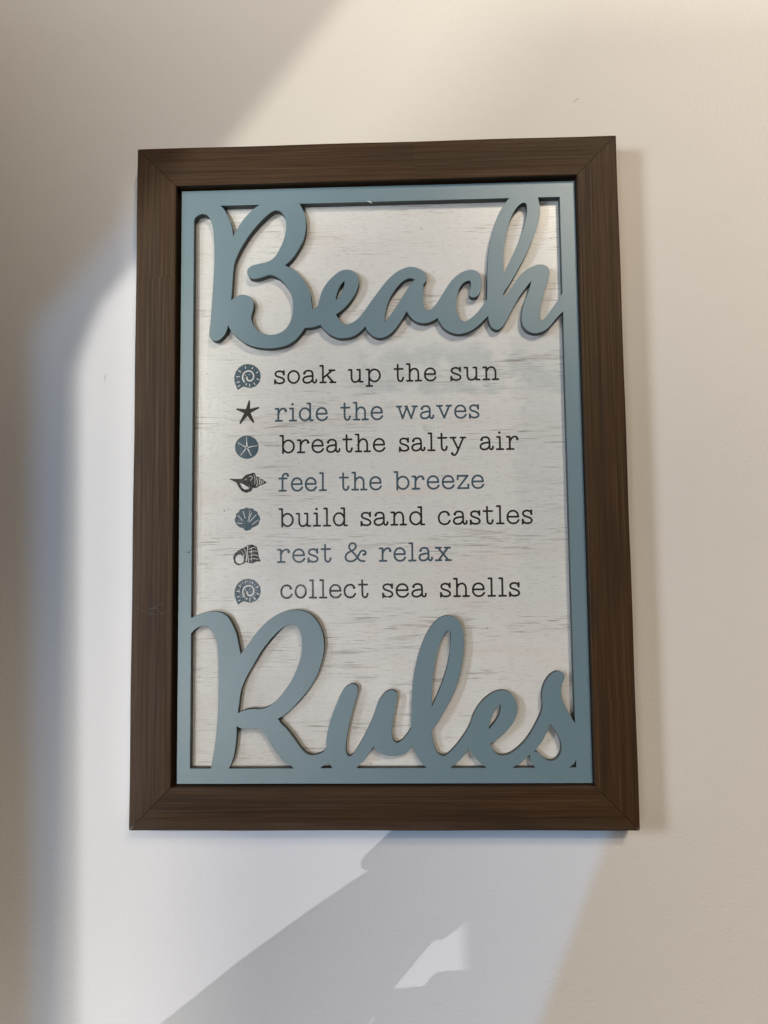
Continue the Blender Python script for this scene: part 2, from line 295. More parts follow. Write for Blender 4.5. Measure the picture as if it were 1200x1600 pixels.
HOLES=[[[-191.8,273.14,1],[-190.45,277.36,0],[-186.66,280.24,0],[-181.58,281.21,0],[-177.02,279.23,0],[-173.91,274.5,0],[-171.51,267.01,0],[-170.18,254.94,0],[-169.57,241.98,0],[-169.83,221.72,0],[-170.8,201.55,0],[-171.95,181.46,0],[-173.29,163.26,0],[-174.48,151.47,0],[-173.2,146.9,0],[-169.6,144.47,0],[-164.94,144.91,0],[-160.66,148.45,0],[-157.28,153.28,0],[-155.16,161.4,1],[-151.19,153.69,0],[-144.0,146.64,0],[-135.94,140.68,0],[-125.22,136.83,0],[-112.74,135.31,0],[-102.05,135.99,0],[-91.36,139.2,0],[-82.45,145.87,0],[-74.94,156.2,1],[-66.39,156.74,0],[-58.2,158.92,1],[-54.84,154.32,0],[-48.66,148.76,0],[-40.7,144.98,0],[-32.72,144.45,0],[-23.85,146.43,0],[-16.72,151.33,0],[-11.36,156.63,1],[-9.3,151.64,0],[-4.49,146.58,0],[1.56,143.97,0],[7.64,144.46,0],[12.53,146.83,0],[17.43,151.06,0],[22.37,157.15,0],[27.32,164.49,0],[31.42,171.6,1],[34.03,166.82,0],[38.82,161.75,0],[44.24,159.15,0],[50.29,158.4,0],[56.37,159.88,0],[63.46,163.69,1],[65.87,158.45,0],[70.06,152.51,0],[77.12,147.97,0],[84.94,146.34,0],[93.53,147.91,0],[102.17,152.54,0],[109.43,158.95,0],[115.26,164.96,1],[116.53,158.06,0],[118.56,152.91,0],[122.06,150.21,0],[125.62,150.13,0],[129.23,152.68,0],[133.64,159.15,0],[139.58,169.98,0],[147.01,182.98,0],[154.38,193.08,0],[161.0,201.44,1],[157.86,190.06,0],[153.31,178.44,0],[150.5,168.27,0],[149.75,160.98,0],[150.6,155.13,0],[153.32,149.97,0],[158.19,146.51,0],[164.54,145.36,0],[171.68,147.39,0],[178.19,152.34,0],[184.78,160.2,0],[192.3,167.77,1],[192.3,-250.0,1],[187.08,-240.26,0],[182.29,-231.5,0],[179.6,-223.99,0],[179.18,-216.48,0],[180.37,-210.22,0],[182.66,-205.22,0],[182.51,-201.45,0],[180.04,-199.3,0],[176.27,-198.52,0],[171.8,-200.37,0],[167.26,-204.49,0],[163.7,-210.12,0],[161.49,-217.0,0],[160.81,-223.88,0],[161.26,-230.77,0],[160.07,-237.63,0],[157.38,-243.85,0],[153.41,-251.31,0],[147.5,-260.62,0],[141.01,-268.67,0],[133.29,-275.47,0],[126.9,-279.17,0],[120.57,-280.51,0],[115.55,-279.5,0],[111.84,-276.26,0],[109.4,-272.28,0],[107.84,-268.8,1],[114.63,-264.22,0],[122.34,-258.03,0],[128.81,-251.2,0],[133.41,-243.74,0],[135.51,-235.0,0],[134.42,-227.49,0],[130.78,-221.21,0],[125.79,-217.79,0],[121.37,-217.01,0],[115.64,-217.98,0],[109.23,-221.08,0],[102.78,-226.06,0],[96.93,-232.93,0],[92.33,-241.04,0],[89.65,-248.53,0],[85.71,-256.0,0],[80.5,-263.46,0],[74.02,-271.53,0],[66.29,-278.97,0],[61.51,-280.6,0],[56.14,-278.07,0],[52.83,-270.91,0],[50.97,-262.49,0],[50.51,-255.46,1],[56.35,-247.75,0],[62.97,-236.51,0],[69.6,-225.25,0],[74.82,-213.97,0],[79.37,-199.82,0],[82.53,-184.21,0],[83.83,-168.53,0],[83.04,-157.09,0],[80.3,-149.19,0],[75.35,-144.13,0],[68.89,-142.2,0],[62.37,-143.72,0],[55.8,-148.26,0],[49.17,-156.81,0],[43.97,-166.78,0],[39.45,-179.61,0],[35.95,-192.42,0],[33.61,-205.2,0],[32.12,-219.38,0],[31.21,-233.52,0],[30.5,-253.27,1],[26.12,-259.58,0],[21.04,-265.18,0],[15.99,-267.83,0],[12.86,-266.13,0],[10.78,-260.22,0],[11.17,-251.77,0],[12.72,-241.9,0],[14.71,-232.02,0],[16.54,-223.54,0],[16.16,-219.29,0],[13.75,-216.72,0],[9.44,-216.13,0],[4.36,-218.79,0],[-0.74,-224.86,0],[-3.7,-231.93,0],[-6.66,-240.4,0],[-11.08,-250.26,0],[-16.93,-261.51,0],[-22.77,-271.34,0],[-27.85,-278.63,0],[-31.46,-280.87,0],[-34.03,-279.03,0],[-35.42,-272.7,0],[-34.49,-262.85,0],[-31.94,-250.17,0],[-28.23,-236.05,0],[-24.51,-223.31,0],[-22.58,-216.22,0],[-22.98,-212.66,0],[-25.85,-210.09,0],[-29.46,-209.92,0],[-33.81,-212.17,0],[-38.19,-216.84,0],[-43.32,-227.46,0],[-48.45,-240.19,0],[-52.14,-252.9,0],[-53.93,-264.19,0],[-54.7,-272.63,0],[-57.31,-275.86,0],[-61.64,-278.24,0],[-67.41,-279.63,0],[-61.81,-278.86,0],[-69.81,-279.62,0],[-76.21,-276.78,0],[-81.8,-270.5,0],[-88.19,-261.54,0],[-95.41,-252.71,0],[-100.71,-247.66,0],[-103.12,-243.23,1],[-92.97,-236.66,0],[-81.66,-225.67,0],[-71.96,-213.87,0],[-63.84,-200.45,0],[-58.93,-186.19,0],[-56.43,-171.88,0],[-57.98,-159.09,0],[-62.78,-147.85,0],[-70.04,-139.76,0],[-78.15,-136.16,0],[-86.27,-135.6,0],[-96.03,-137.11,0],[-105.8,-141.04,0],[-115.56,-148.18,0],[-125.32,-158.53,0],[-133.43,-169.67,0],[-141.05,-179.53,1],[-143.2,-169.6,0],[-145.67,-158.36,0],[-149.78,-148.69,0],[-154.71,-141.4,0],[-161.27,-137.31,0],[-169.45,-136.11,0],[-177.63,-137.16,0],[-184.99,-139.51,0],[-191.8,-142.36,1]],[[-80.24,289.5,1],[140.21,289.5,1],[135.03,283.18,0],[129.06,273.64,0],[124.49,261.84,0],[120.61,248.56,0],[117.71,233.8,0],[115.9,216.09,0],[115.25,198.42,0],[114.75,181.53,1],[109.75,174.75,0],[103.9,167.85,0],[96.64,161.43,0],[90.89,159.07,0],[86.36,161.36,0],[83.89,166.84,0],[82.31,174.2,0],[83.04,182.99,0],[85.06,191.77,0],[88.76,198.31,0],[93.12,201.6,0],[97.44,202.52,1],[98.53,199.55,0],[98.0,194.41,0],[96.46,188.86,0],[97.4,185.6,0],[100.66,184.35,0],[104.99,186.16,0],[108.41,192.69,0],[109.27,200.03,0],[108.26,206.69,0],[104.78,211.64,0],[99.08,213.55,0],[92.61,212.53,0],[86.1,209.44,0],[78.81,202.97,0],[72.93,195.0,0],[68.5,187.74,0],[64.82,181.94,0],[61.16,176.88,0],[56.79,172.58,0],[53.19,171.49,0],[49.93,174.2,0],[48.31,180.85,0],[48.46,191.16,0],[49.17,200.28,1],[51.56,202.54,0],[52.23,206.28,0],[50.48,211.32,0],[45.06,215.84,0],[37.78,218.15,0],[30.44,217.2,0],[21.85,213.27,0],[13.21,205.96,0],[5.79,197.38,0],[-1.63,187.56,0],[-7.82,178.97,0],[-14.0,170.38,0],[-20.16,163.68,0],[-26.29,159.71,0],[-31.79,158.34,0],[-36.05,160.3,0],[-39.68,164.73,0],[-42.33,169.77,1],[-34.72,175.21,0],[-27.32,183.16,0],[-21.75,191.77,0],[-18.62,200.46,0],[-18.57,206.72,0],[-20.97,212.43,0],[-25.84,215.94,0],[-30.74,216.81,0],[-36.88,215.7,0],[-44.28,210.48,0],[-51.69,202.5,0],[-56.64,193.84,0],[-59.14,185.14,0],[-60.64,179.17,0],[-66.9,175.57,1],[-67.71,182.72,0],[-68.92,191.85,0],[-72.46,201.05,0],[-78.68,210.34,0],[-85.83,217.83,0],[-95.68,223.02,1],[-87.59,230.72,0],[-80.38,241.56,0],[-75.86,250.65,0],[-73.49,261.66,0],[-73.46,270.9,0],[-75.58,280.58,0]],[[-164.01,289.5,1],[-121.78,289.5,1],[-130.82,282.63,0],[-139.85,272.67,0],[-150.28,255.35,1],[-151.58,265.56,0],[-155.25,276.42,0],[-159.82,285.28,0]],[[-152.02,186.84,1],[-151.34,197.43,0],[-150.49,210.23,0],[-149.1,224.89,0],[-146.06,234.02,0],[-140.68,244.94,0],[-132.58,257.66,0],[-123.57,268.53,0],[-114.55,277.55,0],[-107.32,282.55,0],[-101.9,282.77,0],[-97.4,278.94,0],[-94.34,272.38,0],[-93.82,262.19,0],[-95.63,253.01,0],[-100.15,242.07,0],[-105.55,233.0,0],[-112.74,227.67,0],[-123.53,225.18,0],[-130.72,223.15,0],[-134.32,219.93,0],[-134.85,215.36,0],[-132.5,211.27,0],[-127.11,209.67,0],[-119.92,210.96,0],[-110.94,213.5,0],[-103.77,210.94,0],[-97.5,206.22,0],[-92.14,198.78,0],[-87.69,188.64,0],[-86.82,177.7,0],[-87.73,168.63,0],[-91.32,159.64,0],[-96.68,153.42,0],[-103.82,149.95,0],[-110.96,149.2,0],[-118.1,150.26,0],[-124.35,154.02,0],[-128.83,160.46,0],[-130.99,167.78,0],[-130.1,173.22,0],[-128.5,178.64,0],[-128.87,185.03,0],[-132.46,190.04,0],[-137.85,192.36,0],[-143.24,192.12,0],[-148.26,189.5,0]],[[-33.03,205.19,1],[-32.81,202.05,0],[-34.19,197.07,0],[-37.3,190.26,0],[-42.36,184.13,1],[-41.71,189.74,0],[-38.84,197.81,0],[-35.74,202.75,0]],[[40.64,204.68,1],[36.4,206.41,0],[31.51,205.52,0],[25.36,201.29,0],[19.17,193.94,0],[13.58,184.71,0],[9.79,173.58,0],[8.06,159.7,1],[13.36,165.79,0],[18.92,173.38,0],[25.13,183.2,0],[31.34,193.03,0],[36.93,200.77,0]],[[132.2,208.61,1],[131.92,221.61,0],[132.76,233.42,0],[134.92,246.7,0],[138.09,259.99,0],[142.68,271.78,0],[147.9,279.84,0],[153.75,284.16,0],[157.32,283.31,0],[158.19,278.07,0],[157.42,269.89,0],[154.55,258.07,0],[149.92,244.83,0],[143.88,231.65,0],[137.87,219.24,0]],[[169.39,289.5,1],[192.3,289.5,1],[192.3,186.34,1],[185.22,176.25,0],[177.85,166.19,0],[173.44,160.45,0],[169.84,158.06,0],[168.2,160.57,0],[167.92,166.41,0],[169.57,175.14,0],[172.72,186.78,0],[176.58,198.43,0],[178.99,208.66,0],[178.4,213.09,0],[174.93,216.41,0],[169.25,217.44,0],[162.78,215.68,0],[156.27,212.16,0],[148.98,205.71,0],[141.62,196.32,0],[131.29,181.15,1],[131.44,187.75,0],[138.84,199.33,0],[147.77,214.57,0],[156.75,231.33,0],[164.34,248.9,0],[169.81,266.58,0],[171.26,278.46,0]],[[-191.8,-157.98,1],[-188.16,-153.98,0],[-183.27,-151.13,0],[-177.55,-150.05,0],[-172.63,-152.51,0],[-167.69,-159.78,0],[-164.38,-169.43,0],[-163.17,-183.84,0],[-162.93,-199.8,0],[-163.0,-218.88,0],[-163.25,-234.73,0],[-164.3,-252.1,0],[-166.31,-269.41,0],[-170.23,-292.1,1],[-191.8,-292.1,1]],[[-143.48,-237.99,1],[-142.23,-225.34,0],[-139.83,-212.67,0],[-134.99,-201.57,0],[-128.52,-190.47,0],[-118.8,-174.59,0],[-109.06,-162.67,0],[-99.3,-153.14,0],[-91.18,-149.68,0],[-84.36,-150.86,0],[-80.48,-156.5,0],[-78.57,-166.91,0],[-79.1,-179.67,0],[-82.37,-190.79,0],[-88.87,-205.05,0],[-97.77,-217.67,0],[-105.85,-226.8,0],[-113.92,-232.13,0],[-121.19,-233.99,0],[-128.46,-233.64,0],[-136.54,-234.86,0]],[[-144.9,-250.29,1],[-140.53,-252.36,0],[-134.88,-253.01,0],[-127.62,-252.57,0],[-121.98,-252.91,0],[-117.14,-257.03,0],[-112.31,-264.12,0],[-105.88,-274.33,0],[-98.67,-282.97,0],[-86.66,-292.1,1],[-152.98,-292.1,1],[-148.98,-284.38,0],[-146.76,-274.98,0],[-145.35,-263.2,0]],[[-61.42,-292.1,1],[-52.77,-286.42,1],[-48.49,-292.1,1]],[[-25.38,-292.1,1],[-18.59,-285.39,0],[-12.78,-278.4,0],[-7.26,-270.69,1],[-4.15,-274.92,0],[2.98,-278.45,0],[11.55,-279.88,0],[18.71,-279.2,0],[25.91,-275.72,0],[31.7,-270.13,1],[34.46,-277.15,0],[38.63,-284.87,0],[45.65,-292.1,1]],[[51.15,-232.64,1],[51.05,-220.9,0],[51.97,-208.16,0],[53.61,-195.38,0],[55.95,-184.01,0],[59.01,-172.62,0],[63.5,-162.65,0],[69.36,-156.55,0],[71.19,-159.43,0],[71.0,-169.86,0],[69.65,-181.26,0],[67.3,-192.63,0],[62.75,-206.81,0],[57.52,-219.53,0]],[[67.96,-292.1,1],[78.23,-283.6,0],[87.53,-272.83,1],[90.95,-279.05,0],[96.51,-285.27,0],[104.56,-292.1,1]],[[119.43,-230.17,1],[119.59,-234.3,0],[117.66,-241.16,0],[113.73,-247.39,0],[106.99,-255.1,1],[108.01,-248.61,0],[110.72,-240.51,0],[115.04,-233.65,0]],[[129.12,-292.1,1],[137.42,-287.01,0],[144.47,-281.33,0],[147.81,-278.37,1],[147.08,-282.58,0],[148.73,-287.04,0],[152.62,-292.1,1]],[[167.95,-249.26,1],[172.79,-256.37,0],[176.98,-263.84,0],[178.65,-271.29,0],[177.57,-278.47,0],[173.54,-283.65,0],[168.21,-285.86,0],[163.23,-284.73,0],[158.91,-281.63,0],[155.86,-278.27,0],[153.39,-276.78,0],[150.6,-277.39,1],[154.77,-271.82,0],[159.98,-265.02,0],[163.95,-257.58,0]],[[184.58,-292.1,1],[189.19,-288.64,0],[192.3,-283.96,1],[192.3,-292.1,1]]]
TEXT=[["charcoal",99.25,[["soak",-108.48,-43.0],["up",-30.85,3.53],["the",16.74,61.5],["sun",75.6,126.62]]],["slate",59.48,[["ride",-107.76,-52.01],["the",-39.06,5.62],["waves",18.75,105.18]]],["charcoal",25.96,[["breathe",-102.9,7.56],["salty",21.35,91.08],["air",104.52,144.79]]],["slate",-13.79,[["feel",-104.07,-53.56],["the",-41.09,3.42],["breeze",15.38,108.67]]],["charcoal",-50.57,[["build",-103.71,-32.0],["sand",-19.23,47.48],["castles",60.34,157.19]]],["slate",-87.45,[["rest",-105.53,-49.04],["&",-35.74,-13.07],["relax",-0.59,74.11]]],["charcoal",-124.17,[["collect",-102.07,-11.45],["sea",2.22,47.94],["shells",61.29,142.55]]]]
ICONS=[["slate",{"name":"ammonite","out":[[-146.38,94.28],[-148.5,99.0],[-149.93,104.0],[-149.94,108.26],[-148.55,113.21],[-145.46,117.42],[-140.82,120.31],[-135.89,121.07],[-130.25,119.82],[-126.02,116.6],[-123.21,112.0],[-122.78,107.02],[-124.32,101.37],[-128.11,97.62],[-133.03,96.01],[-137.95,96.95],[-140.34,97.85],[-143.15,96.49]],"cuts":[[[[-139.79,102.38],[-141.34,105.25],[-141.49,108.09],[-140.37,111.2],[-137.98,113.28],[-134.75,113.93],[-131.93,112.74],[-130.1,109.86],[-130.23,106.45],[-132.06,103.93],[-134.73,103.42],[-136.7,104.87],[-137.13,107.3]],0.75],[[[-138.7,118.56],[-138.41,116.85]],0.45],[[[-130.81,117.69],[-131.65,116.14]],0.45],[[[-125.46,112.75],[-127.0,111.79]],0.45],[[[-124.47,104.49],[-126.43,105.24]],0.45],[[[-128.54,99.32],[-129.66,101.05]],0.45],[[[-134.15,97.45],[-134.16,99.72]],0.45],[[[-137.81,98.94],[-137.53,100.63]],0.45],[[[-144.28,98.78],[-146.25,97.68]],0.45],[[[-144.99,102.76],[-147.38,101.82]],0.45],[[[-145.01,108.16],[-147.83,107.93]],0.45],[[[-143.61,112.97],[-146.01,114.44]],0.45],[[[-134.46,109.94],[-134.46,109.8]],0.45],[[[-138.68,109.46],[-138.68,109.32]],0.45],[[[-139.8,105.93],[-139.8,105.79]],0.45]],"tubes":[],"holes":[]}],["charcoal",{"name":"starfish","arms":[[[-136.35,70.48],[-134.41,81.74]],[[-136.35,70.48],[-124.86,74.64]],[[-136.35,70.48],[-130.02,59.51]],[[-136.35,70.48],[-143.89,58.77]],[[-136.35,70.48],[-147.3,73.5]]],"out":[],"cuts":[],"tubes":[],"holes":[]}],["slate",{"name":"sand_dollar","out":[[-124.82,33.03],[-124.92,31.48],[-125.23,29.95],[-125.74,28.49],[-126.44,27.1],[-127.32,25.83],[-128.37,24.67],[-129.56,23.67],[-130.88,22.82],[-132.3,22.16],[-133.8,21.68],[-135.36,21.41],[-136.95,21.33],[-138.53,21.46],[-140.09,21.78],[-141.6,22.31],[-143.02,23.02],[-144.35,23.9],[-145.55,24.95],[-146.6,26.14],[-147.49,27.45],[-148.19,28.85],[-148.71,30.34],[-149.03,31.87],[-149.14,33.43],[-149.04,34.98],[-148.73,36.51],[-148.22,37.97],[-147.52,39.36],[-146.64,40.64],[-145.6,41.8],[-144.4,42.81],[-143.08,43.65],[-141.65,44.32],[-140.15,44.8],[-138.58,45.08],[-137.0,45.15],[-135.41,45.02],[-133.85,44.69],[-132.34,44.16],[-130.91,43.45],[-129.58,42.56],[-128.39,41.51],[-127.34,40.32],[-126.45,39.01],[-125.75,37.6],[-125.24,36.12],[-124.92,34.58]],"cuts":[[[[-136.97,34.21],[-136.98,37.99]],0.7],[[[-137.12,39.12],[-137.27,43.61]],0.35],[[[-135.43,33.06],[-132.08,33.85]],0.6],[[[-131.24,33.97],[-126.22,34.59]],0.35],[[[-136.13,31.67],[-134.45,28.56]],0.6],[[[-134.17,27.86],[-132.35,24.47]],0.35],[[[-138.09,31.7],[-140.31,28.94]],0.5],[[[-140.73,28.25],[-143.8,24.8]],0.3],[[[-138.23,33.39],[-141.03,34.98]],0.6],[[[-142.15,35.7],[-145.79,37.86]],0.35]],"tubes":[],"holes":[]}],["charcoal",{"name":"conch","out":[[-154.89,0.25],[-147.91,-0.27],[-141.92,0.06],[-137.75,3.89],[-132.17,5.48],[-129.81,6.28],[-128.41,5.15],[-127.29,1.78],[-124.79,1.75],[-122.84,-0.51],[-121.03,-0.68],[-116.44,-4.22],[-120.61,-6.11],[-123.39,-6.9],[-126.59,-9.22],[-130.9,-9.29],[-132.56,-12.6],[-137.29,-14.34],[-141.75,-12.47],[-145.1,-8.25],[-147.62,-3.34]],"cuts":[[[[-134.54,2.03],[-132.17,2.97],[-131.19,0.59],[-133.14,-1.47]],0.3],[[[-129.53,4.6],[-128.41,-0.15],[-128.68,-5.71]],0.3],[[[-126.88,0.94],[-125.9,-3.66],[-126.73,-7.82]],0.35],[[[-124.23,0.35],[-123.67,-3.7],[-124.22,-6.47]],0.35],[[[-122.28,-1.35],[-121.72,-3.73],[-122.28,-5.8]],0.4],[[[-120.05,-1.94],[-119.77,-4.73]],0.35],[[[-139.82,-1.37],[-137.32,-0.01]],0.25]],"tubes":[],"holes":[[[-144.28,-4.09],[-140.51,-5.53],[-136.75,-7.68],[-134.52,-9.52],[-135.35,-10.62],[-139.11,-11.12],[-141.62,-9.13]]]}],["slate",{"name":"scallop_shell","out":[[-137.2,-53.78],[-139.43,-52.37],[-140.82,-50.42],[-143.87,-50.11],[-146.93,-47.58],[-148.61,-44.8],[-149.17,-41.75],[-147.79,-39.69],[-147.8,-36.51],[-145.03,-34.34],[-143.64,-31.86],[-140.03,-31.36],[-137.26,-30.01],[-134.48,-31.16],[-131.14,-30.93],[-128.92,-33.17],[-126.14,-34.59],[-125.31,-37.37],[-123.64,-39.6],[-123.08,-42.37],[-124.19,-44.57],[-125.02,-47.32],[-128.34,-49.48],[-131.39,-50.54],[-132.77,-52.46],[-134.85,-52.98]],"cuts":[[[[-141.11,-46.55],[-146.94,-45.65]],0.3],[[[-141.11,-43.24],[-146.13,-37.92]],0.35],[[[-138.62,-40.78],[-140.72,-33.84]],0.35],[[[-135.56,-44.0],[-131.97,-35.62]],0.4],[[[-134.17,-44.99],[-127.25,-37.62]],0.4],[[[-131.12,-47.51],[-124.75,-42.76]],0.35],[[[-134.73,-40.56],[-133.92,-33.1]],0.25]],"tubes":[],"holes":[]}],["charcoal",{"name":"whelk_shell","out":[[-150.7,-81.68],[-149.33,-77.57],[-145.19,-74.19],[-139.66,-71.51],[-135.51,-68.81],[-130.95,-68.59],[-126.79,-70.7],[-125.4,-75.8],[-124.43,-81.98],[-122.5,-85.43],[-127.19,-85.51],[-131.05,-87.39],[-134.09,-86.8],[-138.24,-85.93],[-140.73,-87.96],[-145.84,-89.14],[-149.3,-86.63]],"cuts":[[[[-139.66,-72.47],[-137.57,-75.65],[-136.87,-80.46],[-137.55,-85.26]],0.35],[[[-135.79,-69.77],[-136.05,-75.67],[-135.49,-81.85],[-134.93,-85.97]],0.35],[[[-134.4,-72.94],[-129.7,-71.21],[-127.21,-72.07]],0.3],[[[-134.11,-76.11],[-129.28,-74.79],[-126.1,-75.38]],0.3],[[[-133.83,-79.81],[-129.27,-78.91],[-125.54,-79.77]],0.3],[[[-133.82,-83.24],[-128.85,-82.75],[-124.98,-83.34]],0.3],[[[-142.42,-74.22],[-140.75,-76.99],[-139.64,-80.43]],0.3],[[[-131.91,-71.19],[-132.16,-85.45]],0.2]],"tubes":[],"holes":[[[-139.49,-83.18],[-139.65,-84.38],[-140.1,-85.5],[-140.82,-86.46],[-141.76,-87.19],[-142.86,-87.64],[-144.04,-87.79],[-145.23,-87.61],[-146.33,-87.14],[-147.27,-86.38],[-148.0,-85.41],[-148.46,-84.28],[-148.62,-83.07],[-148.47,-81.87],[-148.02,-80.75],[-147.3,-79.79],[-146.35,-79.06],[-145.25,-78.6],[-144.07,-78.46],[-142.89,-78.63],[-141.78,-79.11],[-140.84,-79.86],[-140.11,-80.84],[-139.65,-81.97]]]}],["slate",{"name":"ammonite","out":[[-145.58,-129.27],[-147.66,-124.76],[-149.06,-119.98],[-149.07,-115.89],[-147.7,-111.13],[-144.68,-107.07],[-140.13,-104.25],[-135.31,-103.48],[-129.79,-104.63],[-125.65,-107.68],[-122.89,-112.07],[-122.47,-116.84],[-123.98,-122.27],[-127.69,-125.91],[-132.51,-127.49],[-137.33,-126.63],[-139.67,-125.79],[-142.42,-127.12]],"cuts":[[[[-139.13,-121.44],[-140.65,-118.7],[-140.79,-115.97],[-139.7,-112.99],[-137.36,-110.96],[-134.19,-110.32],[-131.43,-111.44],[-129.64,-114.18],[-129.77,-117.45],[-131.55,-119.88],[-134.17,-120.4],[-136.1,-119.02],[-136.52,-116.7]],0.75],[[[-138.06,-105.91],[-137.78,-107.55]],0.45],[[[-130.34,-106.67],[-131.16,-108.16]],0.45],[[[-125.09,-111.36],[-126.61,-112.3]],0.45],[[[-124.12,-119.28],[-126.05,-118.58]],0.45],[[[-128.11,-124.27],[-129.21,-122.63]],0.45],[[[-133.61,-126.12],[-133.61,-123.94]],0.45],[[[-137.19,-124.73],[-136.92,-123.1]],0.45],[[[-143.53,-124.94],[-145.45,-126.01]],0.45],[[[-144.23,-121.12],[-146.57,-122.05]],0.45],[[[-144.24,-115.94],[-147.0,-116.18]],0.45],[[[-142.87,-111.32],[-145.22,-109.93]],0.45],[[[-133.91,-114.14],[-133.91,-114.27]],0.45],[[[-138.04,-114.64],[-138.04,-114.78]],0.45],[[[-139.14,-118.04],[-139.13,-118.17]],0.45],[[[-128.07,-112.41],[-126.49,-111.94]],0.2],[[[-127.71,-114.86],[-126.05,-114.9]],0.2],[[[-128.13,-117.29],[-126.56,-117.83]],0.2],[[[-129.29,-119.46],[-127.97,-120.45]],0.2],[[[-131.08,-121.17],[-130.13,-122.51]],0.2],[[[-133.32,-122.23],[-132.83,-123.8]],0.2],[[[-135.79,-122.56],[-135.81,-124.19]],0.2],[[[-138.26,-122.12],[-138.79,-123.66]],0.2],[[[-140.47,-120.94],[-141.46,-122.24]],0.2],[[[-142.22,-119.15],[-143.57,-120.08]],0.2],[[[-143.33,-116.92],[-144.91,-117.39]],0.2],[[[-143.69,-114.47],[-145.35,-114.43]],0.2],[[[-143.27,-112.04],[-144.84,-111.49]],0.2],[[[-142.11,-109.86],[-143.44,-108.86]],0.2],[[[-140.32,-108.15],[-141.28,-106.8]],0.2],[[[-138.08,-107.08],[-138.57,-105.51]],0.2],[[[-135.6,-106.75],[-135.58,-105.12]],0.2],[[[-133.13,-107.2],[-132.6,-105.66]],0.2],[[[-130.92,-108.38],[-129.93,-107.08]],0.2],[[[-129.17,-110.17],[-127.82,-109.24]],0.2]],"tubes":[],"holes":[]}]]

from mathutils.geometry import delaunay_2d_cdt
def inside_loop(p, lp):
    c = False
    for (x0, y0), (x1, y1) in zip(lp, lp[1:] + lp[:1]):
        if (y0 > p[1]) != (y1 > p[1]) and p[0] < (x1-x0)*(p[1]-y0)/(y1-y0) + x0: c = not c
    return c
def cutout(name, outer, holes, y0, y1, ch):
    """flat board with cut-out holes and a small eased edge; front face on y0"""
    loops = [outer] + holes; V2 = []; E = []
    for lp in loops:
        b = len(V2); n = len(lp); V2 += [Vector(p) for p in lp]; E += [(b+i, b+(i+1) % n) for i in range(n)]
    vv, ee, ff, ov, oe, of = delaunay_2d_cdt(V2, E, [], 0, 1e-7)
    keep = []
    for f in ff:
        c = sum((vv[i] for i in f), Vector((0, 0))) / len(f)
        if not any(inside_loop(c, h) for h in holes): keep.append(f)
    verts = [(p.x, y0, p.y) for p in vv]; faces = [tuple(f) for f in keep]
    nb = len(verts)
    verts += [(p.x, y1, p.y) for p in vv]; faces += [tuple(nb+i for i in reversed(f)) for f in keep]
    inv = {}
    for k, src in enumerate(ov):
        for s_ in src: inv[s_] = k
    b0 = 0; side = []
    for li, lp in enumerate(loops):
        n = len(lp)
        ar = sum(lp[i][0]*lp[(i+1) % n][1]-lp[(i+1) % n][0]*lp[i][1] for i in range(n))
        sg = (1 if ar > 0 else -1) * (1 if li == 0 else -1)       # outward from the material
        r1 = len(verts)
        for i in range(n):
            p, a, c = Vector(lp[i]), Vector(lp[i-1]), Vector(lp[(i+1) % n])
            d1 = (p-a).normalized(); d2 = (c-p).normalized()
            nn = (Vector((d1.y, -d1.x)) + Vector((d2.y, -d2.x))) * sg
            nn = nn.normalized() if nn.length > 1e-6 else Vector((0, 0))
            q = p + nn*ch
            verts.append((q.x, y0+ch, q.y))
        r2 = len(verts)
        for i in range(n):
            q = verts[r1+i]; verts.append((q[0], y1, q[2]))
        for i in range(n):
            j = (i+1) % n
            f0, f1 = inv[b0+i], inv[b0+j]
            faces += [(f0, f1, r1+j, r1+i), (r1+i, r1+j, r2+j, r2+i)]
        b0 += n
    me = mesh(name, verts, faces)
    import bmesh
    bm = bmesh.new(); bm.from_mesh(me); bmesh.ops.recalc_face_normals(bm, faces=bm.faces); bm.to_mesh(me); bm.free()
    return me
CH = .00030
outer = [(PX0, PZ0), (PX1, PZ0), (PX1, PZ1), (PX0, PZ1)]
def loop_of(h): return [(p[0]/1000, p[1]/1000) for p in spline(h, 1.5)]
panel = link('cutout_panel', cutout('cutout_panel', outer, [loop_of(h) for h in HOLES], .008, .0169, CH), BLUE, sign)
panel.data.materials.append(EDGE)
for p in panel.data.polygons:
    if abs(p.normal.y) < .3: p.material_index = 1
panel['label'] = 'blue cut-out border with the words Beach and Rules in script'

# ---- ink: unions of strokes turned into clean outlines by marching squares
def seg_d(X, Y, a, b, ra, rb=None):
    rb = ra if rb is None else rb
    ax, ay = a; bx_, by_ = b; dx, dy = bx_-ax, by_-ay
    t = np.clip(((X-ax)*dx + (Y-ay)*dy) / max(dx*dx+dy*dy, 1e-12), 0, 1)
    return np.hypot(X-ax-t*dx, Y-ay-t*dy) - (ra + (rb-ra)*t)
def path_d(X, Y, pts, r):
    d = np.full(X.shape, 1e9)
    if len(pts) == 1: return np.hypot(X-pts[0][0], Y-pts[0][1]) - r
    for a, b in zip(pts[:-1], pts[1:]): d = np.minimum(d, seg_d(X, Y, a, b, r))
    return d
def poly_d(X, Y, pts):
    d = path_d(X, Y, pts + [pts[0]], 0.0)
    ins = np.zeros(X.shape, bool)
    for (x0, y0), (x1, y1) in zip(pts, pts[1:] + [pts[0]]):
        if y0 == y1: continue
        c = (y0 > Y) != (y1 > Y)
        ins ^= c & (X < (x1-x0)*(Y-y0)/(y1-y0) + x0)
    return np.where(ins, -d, d)
